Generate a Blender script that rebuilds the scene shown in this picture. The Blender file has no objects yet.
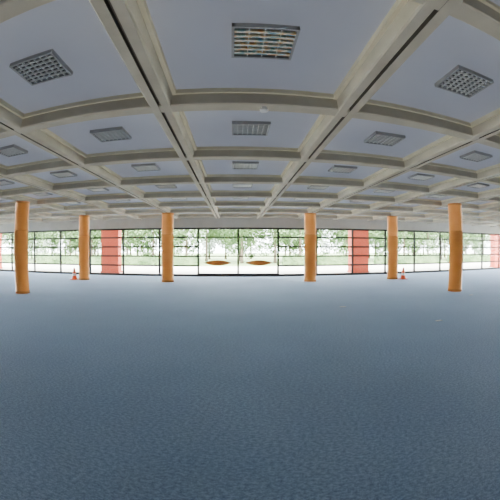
import bpy, bmesh, math, random
from mathutils import Vector, Matrix
random.seed(7)
scene = bpy.context.scene

# ---------------- parameters (metres) ----------------
HC = 1.57            # camera height
HB = HC + 1.66       # underside of beams
HP = HB + 0.20       # ceiling panel
W = 2.25             # coffer module
X0 = 0.24            # coffer centre line offset
Y0 = 3.47            # first cross beam
YF = 17.7            # window wall
YB = -12.0
XL, XR = X0 - 9.5*W, X0 + 9.5*W
ZT = HC + 1.16       # window head

# ---------------- materials ----------------
def new_mat(name):
    m = bpy.data.materials.new(name); m.use_nodes = True
    nt = m.node_tree
    return m, nt, nt.nodes["Principled BSDF"]

def noisy(name, c1, c2, scale=8, rough=0.7, bump=0.0, metal=0.0, detail=6, bscale=None):
    m, nt, b = new_mat(name)
    tc = nt.nodes.new("ShaderNodeTexCoord")
    n = nt.nodes.new("ShaderNodeTexNoise"); n.inputs["Scale"].default_value = scale
    n.inputs["Detail"].default_value = detail
    nt.links.new(tc.outputs["Object"], n.inputs["Vector"])
    r = nt.nodes.new("ShaderNodeValToRGB")
    r.color_ramp.elements[0].position = 0.3; r.color_ramp.elements[1].position = 0.7
    r.color_ramp.elements[0].color = (*c1, 1); r.color_ramp.elements[1].color = (*c2, 1)
    nt.links.new(n.outputs["Fac"], r.inputs["Fac"])
    nt.links.new(r.outputs["Color"], b.inputs["Base Color"])
    b.inputs["Roughness"].default_value = rough; b.inputs["Metallic"].default_value = metal
    if bump:
        n2 = nt.nodes.new("ShaderNodeTexNoise"); n2.inputs["Scale"].default_value = bscale or scale*6
        nt.links.new(tc.outputs["Object"], n2.inputs["Vector"])
        bp = nt.nodes.new("ShaderNodeBump"); bp.inputs["Strength"].default_value = bump
        bp.inputs["Distance"].default_value = 0.01
        nt.links.new(n2.outputs["Fac"], bp.inputs["Height"]); nt.links.new(bp.outputs["Normal"], b.inputs["Normal"])
    return m

M_panel = noisy("ceiling_plaster", (0.59,0.605,0.68), (0.65,0.665,0.73), 0.8, 0.85, 0.05)
M_beam = noisy("cast_concrete", (0.48,0.435,0.34), (0.60,0.545,0.43), 2.5, 0.8, 0.3)
M_ledge = noisy("cream_ledge", (0.72,0.66,0.47), (0.82,0.76,0.56), 3, 0.7, 0.1)
M_beamdark = noisy("beam_groove", (0.12,0.11,0.09), (0.17,0.15,0.12), 4, 0.9)
M_wall = noisy("wall_paint", (0.50,0.48,0.43), (0.56,0.54,0.49), 2, 0.8, 0.1)
M_col = noisy("orange_column_paint", (0.82,0.28,0.045), (0.90,0.35,0.07), 1.5, 0.4, 0.1)
M_colband = noisy("column_band", (0.58,0.20,0.035), (0.66,0.25,0.05), 3, 0.5)
M_pier = noisy("red_pier_paint", (0.52,0.075,0.035), (0.60,0.10,0.05), 1.5, 0.7, 0.1)
M_frame = noisy("window_frame_metal", (0.012,0.010,0.009), (0.025,0.021,0.018), 5, 0.6)
M_alu = noisy("louvre_aluminium", (0.80,0.80,0.77), (0.88,0.88,0.85), 12, 0.3, metal=0.1)
M_fixframe = noisy("fixture_trim", (0.36,0.36,0.36), (0.42,0.42,0.42), 6, 0.5)
M_fixin = noisy("fixture_inner", (0.008,0.008,0.01), (0.014,0.014,0.017), 9, 0.6)
M_wood = noisy("varnished_wood", (0.44,0.12,0.015), (0.58,0.19,0.03), 5, 0.35)
M_cone = noisy("cone_orange_plastic", (0.85,0.10,0.02), (0.92,0.14,0.03), 5, 0.4)
M_white = noisy("white_band", (0.8,0.8,0.8), (0.88,0.88,0.88), 5, 0.4)
M_terr = noisy("terrace_paving", (0.42,0.40,0.35), (0.54,0.51,0.46), 0.8, 0.9, 0.2)
M_grass = noisy("grass", (0.13,0.20,0.07), (0.24,0.31,0.13), 3, 0.95, 0.4)
M_leaf = noisy("foliage", (0.045,0.10,0.03), (0.17,0.26,0.10), 0.9, 0.8)
M_bark = noisy("bark", (0.10,0.07,0.05), (0.18,0.14,0.10), 6, 0.9, 0.5)
M_metal = noisy("brushed_steel", (0.5,0.5,0.5), (0.6,0.6,0.6), 20, 0.3, metal=1.0)
M_sock = noisy("socket_cover_grey", (0.30,0.34,0.37), (0.36,0.40,0.43), 20, 0.5)
# louvre slats with mottled, multi-coloured reflections painted into the base colour
def slat_mat():
    m, nt, b = new_mat("painted_reflection_louvre")
    tc = nt.nodes.new("ShaderNodeTexCoord")
    mp = nt.nodes.new("ShaderNodeMapping"); mp.inputs["Scale"].default_value = (9, 30, 1)
    n = nt.nodes.new("ShaderNodeTexNoise"); n.inputs["Scale"].default_value = 1.0; n.inputs["Detail"].default_value = 3
    nt.links.new(tc.outputs["Object"], mp.inputs["Vector"]); nt.links.new(mp.outputs["Vector"], n.inputs["Vector"])
    r = nt.nodes.new("ShaderNodeValToRGB"); cr = r.color_ramp
    cr.elements[0].position = 0.30; cr.elements[0].color = (0.15,0.40,0.70,1)
    cr.elements[1].position = 0.68; cr.elements[1].color = (0.85,0.20,0.06,1)
    for p, c in ((0.42,(0.45,0.65,0.55,1)), (0.49,(0.95,0.92,0.82,1)), (0.58,(0.95,0.72,0.35,1))):
        e = cr.elements.new(p); e.color = c
    nt.links.new(n.outputs["Fac"], r.inputs["Fac"]); nt.links.new(r.outputs["Color"], b.inputs["Base Color"])
    b.inputs["Roughness"].default_value = 0.35
    return m
M_slat = slat_mat()

# carpet
def carpet():
    m, nt, b = new_mat("blue_loop_carpet")
    L = nt.links
    tc = nt.nodes.new("ShaderNodeTexCoord")
    def noise(s, d=4, mp=None):
        n = nt.nodes.new("ShaderNodeTexNoise"); n.inputs["Scale"].default_value = s; n.inputs["Detail"].default_value = d
        if mp is not None:
            mm = nt.nodes.new("ShaderNodeMapping"); mm.inputs["Scale"].default_value = mp
            mm.inputs["Rotation"].default_value = (0,0,math.radians(12))
            L.new(tc.outputs["Object"], mm.inputs["Vector"]); L.new(mm.outputs["Vector"], n.inputs["Vector"])
        else:
            L.new(tc.outputs["Object"], n.inputs["Vector"])
        return n
    big = noise(0.6, 3); mid = noise(28, 5, (1, 1.6, 1)); fine = noise(85, 2, (1, 1.5, 1))
    mx = nt.nodes.new("ShaderNodeMath"); mx.operation = 'MULTIPLY_ADD'
    L.new(mid.outputs["Fac"], mx.inputs[0]); mx.inputs[1].default_value = 0.5
    m2 = nt.nodes.new("ShaderNodeMath"); m2.operation = 'MULTIPLY'; L.new(fine.outputs["Fac"], m2.inputs[0]); m2.inputs[1].default_value = 0.5
    L.new(m2.outputs[0], mx.inputs[2])
    r = nt.nodes.new("ShaderNodeValToRGB")
    r.color_ramp.elements[0].position = 0.40; r.color_ramp.elements[1].position = 0.60
    r.color_ramp.elements[0].color = (0.12,0.18,0.275,1); r.color_ramp.elements[1].color = (0.30,0.41,0.57,1)
    L.new(mx.outputs[0], r.inputs["Fac"])
    mixc = nt.nodes.new("ShaderNodeMix"); mixc.data_type = 'RGBA'; mixc.blend_type = 'MULTIPLY'
    r2 = nt.nodes.new("ShaderNodeValToRGB")
    r2.color_ramp.elements[0].color = (0.86,0.88,0.91,1); r2.color_ramp.elements[1].color = (1,1,1,1)
    r2.color_ramp.elements[0].position = 0.35; r2.color_ramp.elements[1].position = 0.65
    L.new(big.outputs["Fac"], r2.inputs["Fac"])
    mixc.inputs[0].default_value = 1
    L.new(r.outputs["Color"], mixc.inputs[6]); L.new(r2.outputs["Color"], mixc.inputs[7])
    L.new(mixc.outputs[2], b.inputs["Base Color"])
    b.inputs["Roughness"].default_value = 0.7
    b.inputs["Specular IOR Level"].default_value = 0.4
    b.inputs["Sheen Weight"].default_value = 0.4
    b.inputs["Sheen Roughness"].default_value = 0.5
    b.inputs["Sheen Tint"].default_value = (0.55,0.72,1,1)
    bp = nt.nodes.new("ShaderNodeBump"); bp.inputs["Strength"].default_value = 0.3; bp.inputs["Distance"].default_value = 0.004
    L.new(mx.outputs[0], bp.inputs["Height"]); L.new(bp.outputs["Normal"], b.inputs["Normal"])
    return m
M_carpet = carpet()

def glass():
    m = bpy.data.materials.new("window_glass"); m.use_nodes = True
    nt = m.node_tree; nt.nodes.clear()
    o = nt.nodes.new("ShaderNodeOutputMaterial"); t = nt.nodes.new("ShaderNodeBsdfTransparent")
    g = nt.nodes.new("ShaderNodeBsdfGlossy"); g.inputs["Roughness"].default_value = 0.02
    t.inputs["Color"].default_value = (0.96,0.98,0.97,1)
    mx = nt.nodes.new("ShaderNodeMixShader"); mx.inputs[0].default_value = 0.01
    nt.links.new(t.outputs[0], mx.inputs[1]); nt.links.new(g.outputs[0], mx.inputs[2]); nt.links.new(mx.outputs[0], o.inputs[0])
    return m
M_glass = glass()

# ---------------- mesh helpers ----------------
class B:
    def __init__(s): s.bm = bmesh.new(); s.mats = []
    def mi(s, m):
        if m not in s.mats: s.mats.append(m)
        return s.mats.index(m)
    def box(s, x0,x1,y0,y1,z0,z1, m):
        i = s.mi(m)
        v = [s.bm.verts.new(p) for p in [(x0,y0,z0),(x1,y0,z0),(x1,y1,z0),(x0,y1,z0),(x0,y0,z1),(x1,y0,z1),(x1,y1,z1),(x0,y1,z1)]]
        for f in [(0,3,2,1),(4,5,6,7),(0,1,5,4),(1,2,6,5),(2,3,7,6),(3,0,4,7)]:
            s.bm.faces.new([v[k] for k in f]).material_index = i
    def lathe(s, prof, m, cx=0, cy=0, seg=48, smooth=True, mats=None):
        rings = []
        for r, z in prof:
            rings.append([s.bm.verts.new((cx+r*math.cos(2*math.pi*k/seg), cy+r*math.sin(2*math.pi*k/seg), z)) for k in range(seg)])
        for a in range(len(rings)-1):
            i = s.mi(mats[a] if mats else m)
            for k in range(seg):
                f = s.bm.faces.new([rings[a][k], rings[a][(k+1)%seg], rings[a+1][(k+1)%seg], rings[a+1][k]])
                f.material_index = i; f.smooth = smooth
        i = s.mi(mats[0] if mats else m)
        s.bm.faces.new(list(reversed(rings[0]))).material_index = i
        s.bm.faces.new(rings[-1]).material_index = s.mi(mats[-1] if mats else m)
    def extrude_profile(s, pts, axis, a0, a1, mats):
        def P(u, z, a): return (u, a, z) if axis == 'y' else (a, u, z)
        A = [s.bm.verts.new(P(u,z,a0)) for u,z in pts]; C = [s.bm.verts.new(P(u,z,a1)) for u,z in pts]
        n = len(pts)
        for k in range(n):
            s.bm.faces.new([A[k],A[(k+1)%n],C[(k+1)%n],C[k]]).material_index = s.mi(mats[k])
        i = s.mi(mats[0])
        s.bm.faces.new(A).material_index = i; s.bm.faces.new(list(reversed(C))).material_index = i
    def mesh(s, name):
        bmesh.ops.recalc_face_normals(s.bm, faces=s.bm.faces)
        me = bpy.data.meshes.new(name); s.bm.to_mesh(me); s.bm.free()
        for m in s.mats: me.materials.append(m)
        return me
    def obj(s, name, loc=(0,0,0), parent=None):
        return put(name, s.mesh(name), loc, parent)

def put(name, me, loc=(0,0,0), parent=None, rot=0, scale=None):
    o = bpy.data.objects.new(name, me); scene.collection.objects.link(o)
    o.location = loc; o.rotation_euler = (0,0,rot)
    if scale: o.scale = scale
    if parent: o.parent = parent
    return o

# ---------------- room shell ----------------
b = B(); b.box(XL-0.2, XR+0.2, YB-0.2, YF+0.2, -0.2, 0.0, M_carpet); b.obj("floor")
b = B(); b.box(XL-2.5, XR+2.5, YB-2.5, YF+3.2, HP, HP+0.3, M_panel); b.obj("ceiling")

# beams
xs = [X0 + W*(k+0.5) for k in range(-10, 10)]
ys = [Y0 + W*n for n in range(-7, 7)]
b = B()
def prof(c, half, led, ledz, groove):
    p = [(c-led, HP+0.02), (c-led, HP-ledz), (c-half-0.015, HP-ledz), (c-half, HB+0.015), (c-half+0.015, HB)]
    m = [M_ledge, M_ledge, M_beam, M_beam, M_beam]
    if groove:
        p += [(c-groove, HB), (c-groove, HB+0.05), (c+groove, HB+0.05), (c+groove, HB)]
        m += [M_beamdark, M_beamdark, M_beamdark, M_beam]
    p += [(c+half-0.015, HB), (c+half, HB+0.015), (c+half+0.015, HP-ledz), (c+led, HP-ledz), (c+led, HP+0.02)]
    m += [M_beam, M_beam, M_ledge, M_ledge, M_beam]
    return p, m
for x in xs:
    p, m = prof(x, 0.13, 0.19, 0.06, 0.02)
    b.extrude_profile(p, 'y', YB, YF, m)
for y in ys:
    p, m = prof(y, 0.10, 0.15, 0.06, 0)
    b.extrude_profile([(u, z+0.004) for u, z in p], 'x', XL, XR, m)
b.obj("trim_1_ceiling_beams")

# walls: low kerb + header around a ribbon of glazing
YS = 4.0   # side glazing starts here, solid wall behind
def wallbox(name, x0,x1,y0,y1):
    b = B(); b.box(x0,x1,y0,y1, ZT, HP+0.02, M_wall); b.box(x0,x1,y0,y1, -0.02, 0.06, M_frame)
    if name in ("wall_left", "wall_right"): b.box(x0,x1,y0,YS,0.06,ZT,M_wall)
    if name == "wall_back": b.box(x0,x1,y0,y1,0.06,ZT,M_wall)
    return b.obj(name)
wallbox("wall_front", XL-0.15, XR+0.15, YF, YF+0.15)
wallbox("wall_back", XL-0.15, XR+0.15, YB-0.15, YB)
wallbox("wall_left", XL-0.15, XL, YB, YF)
wallbox("wall_right", XR, XR+0.15, YB, YF)

def bay_mesh(name, width, cols=1):
    b = B()
    h0, h1 = 0.06, ZT
    w = width/2 - 0.001
    b.box(-w, -w+0.05, 0.02, 0.13, h0, h1, M_frame)
    b.box(w-0.05, w, 0.02, 0.13, h0, h1, M_frame)
    b.box(-w, w, 0.02, 0.12, h1-0.10, h1, M_frame)
    b.box(-w, w, 0.02, 0.12, h0, h0+0.06, M_frame)
    for k in range(1, 5):
        z = h0 + (h1-h0)*k/5
        b.box(-w, w, 0.04, 0.10, z-0.045, z+0.045, M_frame)
    b.box(-w, w, 0.068, 0.076, h0, h1, M_glass)
    return b.mesh(name)
wm = bay_mesh("window_bay", W)
n = 1
for k in range(-9, 11):
    xc = X0 + W*(k-0.5)
    if xc < XL or xc > XR: continue
    if k in (0, 1): continue
    put("window_%d" % n, wm, (xc, YF, 0)); n += 1
# glazed door leaves with lens shaped wooden push bars
def door(name, xc, s):
    b = B(); h0, h1 = 0.061, ZT-0.001
    w = W/2 - 0.002
    b.box(-w, -w+0.055, 0.02, 0.11, h0, h1, M_frame); b.box(w-0.055, w, 0.02, 0.11, h0, h1, M_frame)
    b.box(-w, w, 0.02, 0.11, h1-0.10, h1, M_frame); b.box(-w, w, 0.02, 0.11, h0, h0+0.10, M_frame)
    for z in (1.13, 2.19):
        b.box(-w, w, 0.04, 0.10, z-0.035, z+0.035, M_frame)
    b.box(-w, w, 0.068, 0.076, h0, h1, M_glass)
    root = b.obj(name, (xc, YF, 0))
    hb = B(); i = hb.mi(M_wood); N = 28
    cx = 0.02*s; L = 0.78; H = 0.15; zc = 0.76
    pts = []
    for k in range(N+1):
        t = -1+2*k/N; pts.append((cx+L*t, zc+H*(1-t*t)))
    for k in range(1, N):
        t = 1-2*k/N; pts.append((cx+L*t, zc-H*(1-t*t)))
    A = [hb.bm.verts.new((p[0], -0.08, p[1])) for p in pts]; C = [hb.bm.verts.new((p[0], -0.03, p[1])) for p in pts]
    hb.bm.faces.new(A); hb.bm.faces.new(list(reversed(C)))
    for k in range(len(pts)):
        hb.bm.faces.new([A[k], A[(k+1)%len(pts)], C[(k+1)%len(pts)], C[k]])
    for sx in (-0.45, 0.45):
        hb.box(cx+sx-0.015, cx+sx+0.015, -0.03, 0.07, zc-0.015, zc+0.015, M_metal)
    hb.obj("push_handle", (0,0,0), root)
door("door_1", X0-W/2, -1); door("door_2", X0+W/2, 1)

# side glazing
nb = 6; wy = (YF-YS)/nb
sm = bay_mesh("window_side_bay", wy)
for k in range(nb):
    put("window_%d" % n, sm, (XL, YS+wy*(k+0.5), 0), rot=math.pi/2); n += 1
    put("window_%d" % n, sm, (XR, YS+wy*(k+0.5), 0), rot=-math.pi/2); n += 1

# ---------------- round columns ----------------
R = 0.285
b = B()
b.lathe([(R+0.012,0.0),(R+0.012,0.09),(R,0.10),(R,2.2),(R-0.006,2.205),(R-0.006,2.215),(R,2.22),(R,HB-0.06),(R+0.01,HB-0.05),(R+0.01,HB)], M_col, seg=64,
        mats=[M_colband]+[M_col]*2+[M_colband]*2+[M_col]*2+[M_colband]*2)
cm = b.mesh("orange_column")
xa, xb = 1.5*W, 3.5*W
for i,(x,y) in enumerate([(X0-xa,14.72),(X0+xa,14.72),(X0-xb,14.72),(X0+xb,14.72),(X0-xb,9.32),(X0+xb,9.42)]):
    put("orange_column", cm, (x,y,0))

# ---------------- ceiling lights ----------------
def fixture(name, nx, blade, thick):
    b = B(); sx = 0.272; sy = 0.24; z1 = -0.003; z0 = -0.05
    b.box(-sx,sx,-sy,sy, z1-0.008, z1, M_fixin)
    for a in (-1,1):
        b.box(a*sx-0.012, a*sx+0.012, -sy-0.012, sy+0.012, z0, z1, M_fixframe)
        b.box(-sx-0.012, sx+0.012, a*sy-0.012, a*sy+0.012, z0, z1, M_fixframe)
    nl = 7
    for k in range(1, nl):
        y = -sy + 2*sy*k/nl
        b.box(-sx, sx, y-thick, y+thick, z0+0.004, z0+0.028, blade)
    for k in range(1, nx):
        x = -sx + 2*sx*k/nx
        b.box(x-0.004, x+0.004, -sy, sy, z0+0.006, z0+0.028, M_alu)
    return b.mesh(name)
fm = fixture("ceiling_light", 7, M_alu, 0.0055)
fm2 = fixture("louvred_ceiling_light", 4, M_slat, 0.016)
for iy in range(-2, 7):
    yc = Y0 + W*(iy-0.5)
    if yc > YF-0.6: continue
    for k in range(-8, 9):
        put("ceiling_light", fm2 if (iy == 0 and k == 0) else fm, (X0+W*k, yc, HP))

# smoke detector / sensor on the first beam
b = B(); b.box(-0.03,0.03,-0.03,0.03,-0.03,0,M_white); b.lathe([(0.03,-0.06),(0.05,-0.05),(0.05,-0.03),(0.03,-0.025)], M_white)
b.obj("smoke_detector", (X0+0.10, Y0-0.02, HB+0.002))

# ---------------- traffic cones ----------------
b = B()
b.box(-0.19,0.19,-0.19,0.19,0,0.03,M_cone)
b.lathe([(0.15,0.03),(0.14,0.05),(0.11,0.20),(0.09,0.32),(0.045,0.56),(0.03,0.60)], M_cone, seg=32, mats=[M_cone,M_cone,M_white,M_cone,M_cone])
kc = b.mesh("traffic_cone")
put("traffic_cone", kc, (X0+xb+0.50, 14.4, 0)); put("traffic_cone", kc, (X0-xb-0.55, 14.6, 0))

# floor socket covers
b = B(); b.box(-0.09,0.09,-0.05,0.05,0,0.006,M_sock); b.box(-0.07,-0.01,-0.03,0.03,0.006,0.009,M_metal); b.box(0.01,0.07,-0.03,0.03,0.006,0.009,M_metal)
fs = b.mesh("floor_socket_cover")
for x,y in [(4.4,5.6),(2.9,8.0),(7.9,8.2)]:
    put("floor_socket_cover", fs, (x,y,0))

# ---------------- exterior ----------------
b = B(); b.box(-60,60,-50,YF+14,-0.25,-0.22,M_terr)
b.obj("terrace_paving")
b = B(); b.box(-90,90,YF+14,120,-0.30,-0.22,M_grass); b.obj("lawn")
b = B()
b.box(-0.72,0.72,-0.35,0.35,-0.22,HP,M_pier); b.box(-0.77,0.77,-0.40,0.40,-0.22,-0.1,M_pier)
b.box(-0.75,0.75,-0.38,0.38,HP-0.12,HP,M_pier)
pm = b.mesh("red_pier")
for x in (-9.2, 9.3, -22.0, 25.4):
    put("red_pier", pm, (x, 22.4, 0))
b = B(); b.box(XL-2.5, XR+5.5, YF+3.2, YF+5.2, HP, HP+0.3, M_wall); b.obj("canopy_slab")

# trees
def tree_mesh(seed, hh, rad):
    rnd = random.Random(seed); b = B()
    b.lathe([(0.22,0),(0.16,0.8),(0.13,hh*0.45),(0.05,hh*0.8)], M_bark, seg=10)
    i = b.mi(M_leaf)
    cl = [(Vector((rnd.uniform(-1,1)*rad*0.7, rnd.uniform(-1,1)*rad*0.7, hh*rnd.uniform(0.18,0.95))), rad*rnd.uniform(0.3,0.55)) for _ in range(26)]
    for c, r in cl:
        for _ in range(150):
            d = Vector((rnd.gauss(0,1), rnd.gauss(0,1), rnd.gauss(0,1))).normalized()*r*rnd.uniform(0.6,1)
            p = c+d; u = Vector((rnd.gauss(0,1), rnd.gauss(0,1), rnd.gauss(0,1))).normalized()
            v = u.orthogonal().normalized(); sz = rnd.uniform(0.09,0.2)
            p.z = max(p.z, 0.3)
            f = b.bm.faces.new([b.bm.verts.new(p+u*sz), b.bm.verts.new(p+v*sz*0.6), b.bm.verts.new(p-u*sz), b.bm.verts.new(p-v*sz*0.6)])
            f.material_index = i
    return b.mesh("tree")
tms = [tree_mesh(k, 6+k*0.8, 2.4+0.2*k) for k in range(4)]
k = 0
for row, yy in enumerate((39, 45, 52)):
    for j in range(-9, 10):
        x = j*4.6 + random.uniform(-1.5,1.5) + row*2
        put("tree", tms[k%4], (x, yy+random.uniform(-2,2), -0.21), rot=random.uniform(0,6)); k += 1
def hedge(seed, L):
    rnd = random.Random(seed); b = B(); i = b.mi(M_leaf)
    b.box(-L/2,L/2,-0.4,0.4,0,0.9,M_leaf)
    for _ in range(3000):
        p = Vector((rnd.uniform(-L/2,L/2), rnd.uniform(-0.5,0.5), rnd.uniform(0.1,1.05)))
        u = Vector((rnd.gauss(0,1), rnd.gauss(0,1), rnd.gauss(0,1))).normalized(); v = u.orthogonal().normalized(); sz = rnd.uniform(0.05,0.12)
        b.bm.faces.new([b.bm.verts.new(p+u*sz), b.bm.verts.new(p+v*sz*0.6), b.bm.verts.new(p-u*sz), b.bm.verts.new(p-v*sz*0.6)]).material_index = i
    return b.mesh("hedge")
hm = hedge(3, 9)
for x in (-30,-19,-8,9.5,20,31):
    put("hedge", hm, (x, 32.3, -0.21))

# ---------------- light ----------------
wd = bpy.data.worlds.new("World"); scene.world = wd; wd.use_nodes = True
nt = wd.node_tree; bg = nt.nodes["Background"]
bg.inputs["Color"].default_value = (0.92,0.96,1.0,1); bg.inputs["Strength"].default_value = 34.0
sd = bpy.data.lights.new("sun", 'SUN'); sd.energy = 22; sd.angle = math.radians(2); sd.color = (1,0.95,0.86)
so = bpy.data.objects.new("sun", sd); scene.collection.objects.link(so)
so.rotation_euler = (math.radians(25), math.radians(15), 0)
# shadowless fill suns added to brighten the room, one upward, one downward
def soft(name, e, col, rot):
    l = bpy.data.lights.new(name, 'SUN'); l.energy = e; l.angle = math.radians(60); l.color = col; l.use_shadow = False
    o = bpy.data.objects.new(name, l); scene.collection.objects.link(o); o.rotation_euler = rot
soft("fill_sun_up", 1.05, (1,0.98,0.955), (math.radians(180-38), math.radians(25), 0))
soft("fill_sun_down", 0.48, (0.97,0.98,1.0), (math.radians(35), 0, 0))

# ---------------- camera: full-frame fisheye ----------------
# Cycles' default panorama is an equisolid fisheye with a 10.5 mm lens; the sensor size
# sets the crop (same image as a 15.25 mm fisheye on a 24 mm frame).
cd = bpy.data.cameras.new("camera"); co = bpy.data.objects.new("camera", cd); scene.collection.objects.link(co)
scene.camera = co
co.location = (0,0,HC)
co.rotation_euler = (math.radians(90-0.3), 0, math.radians(-2.9))
cd.type = 'PANO'
cd.sensor_width = 24*10.5/15.25; cd.sensor_height = cd.sensor_width
cd.clip_end = 500
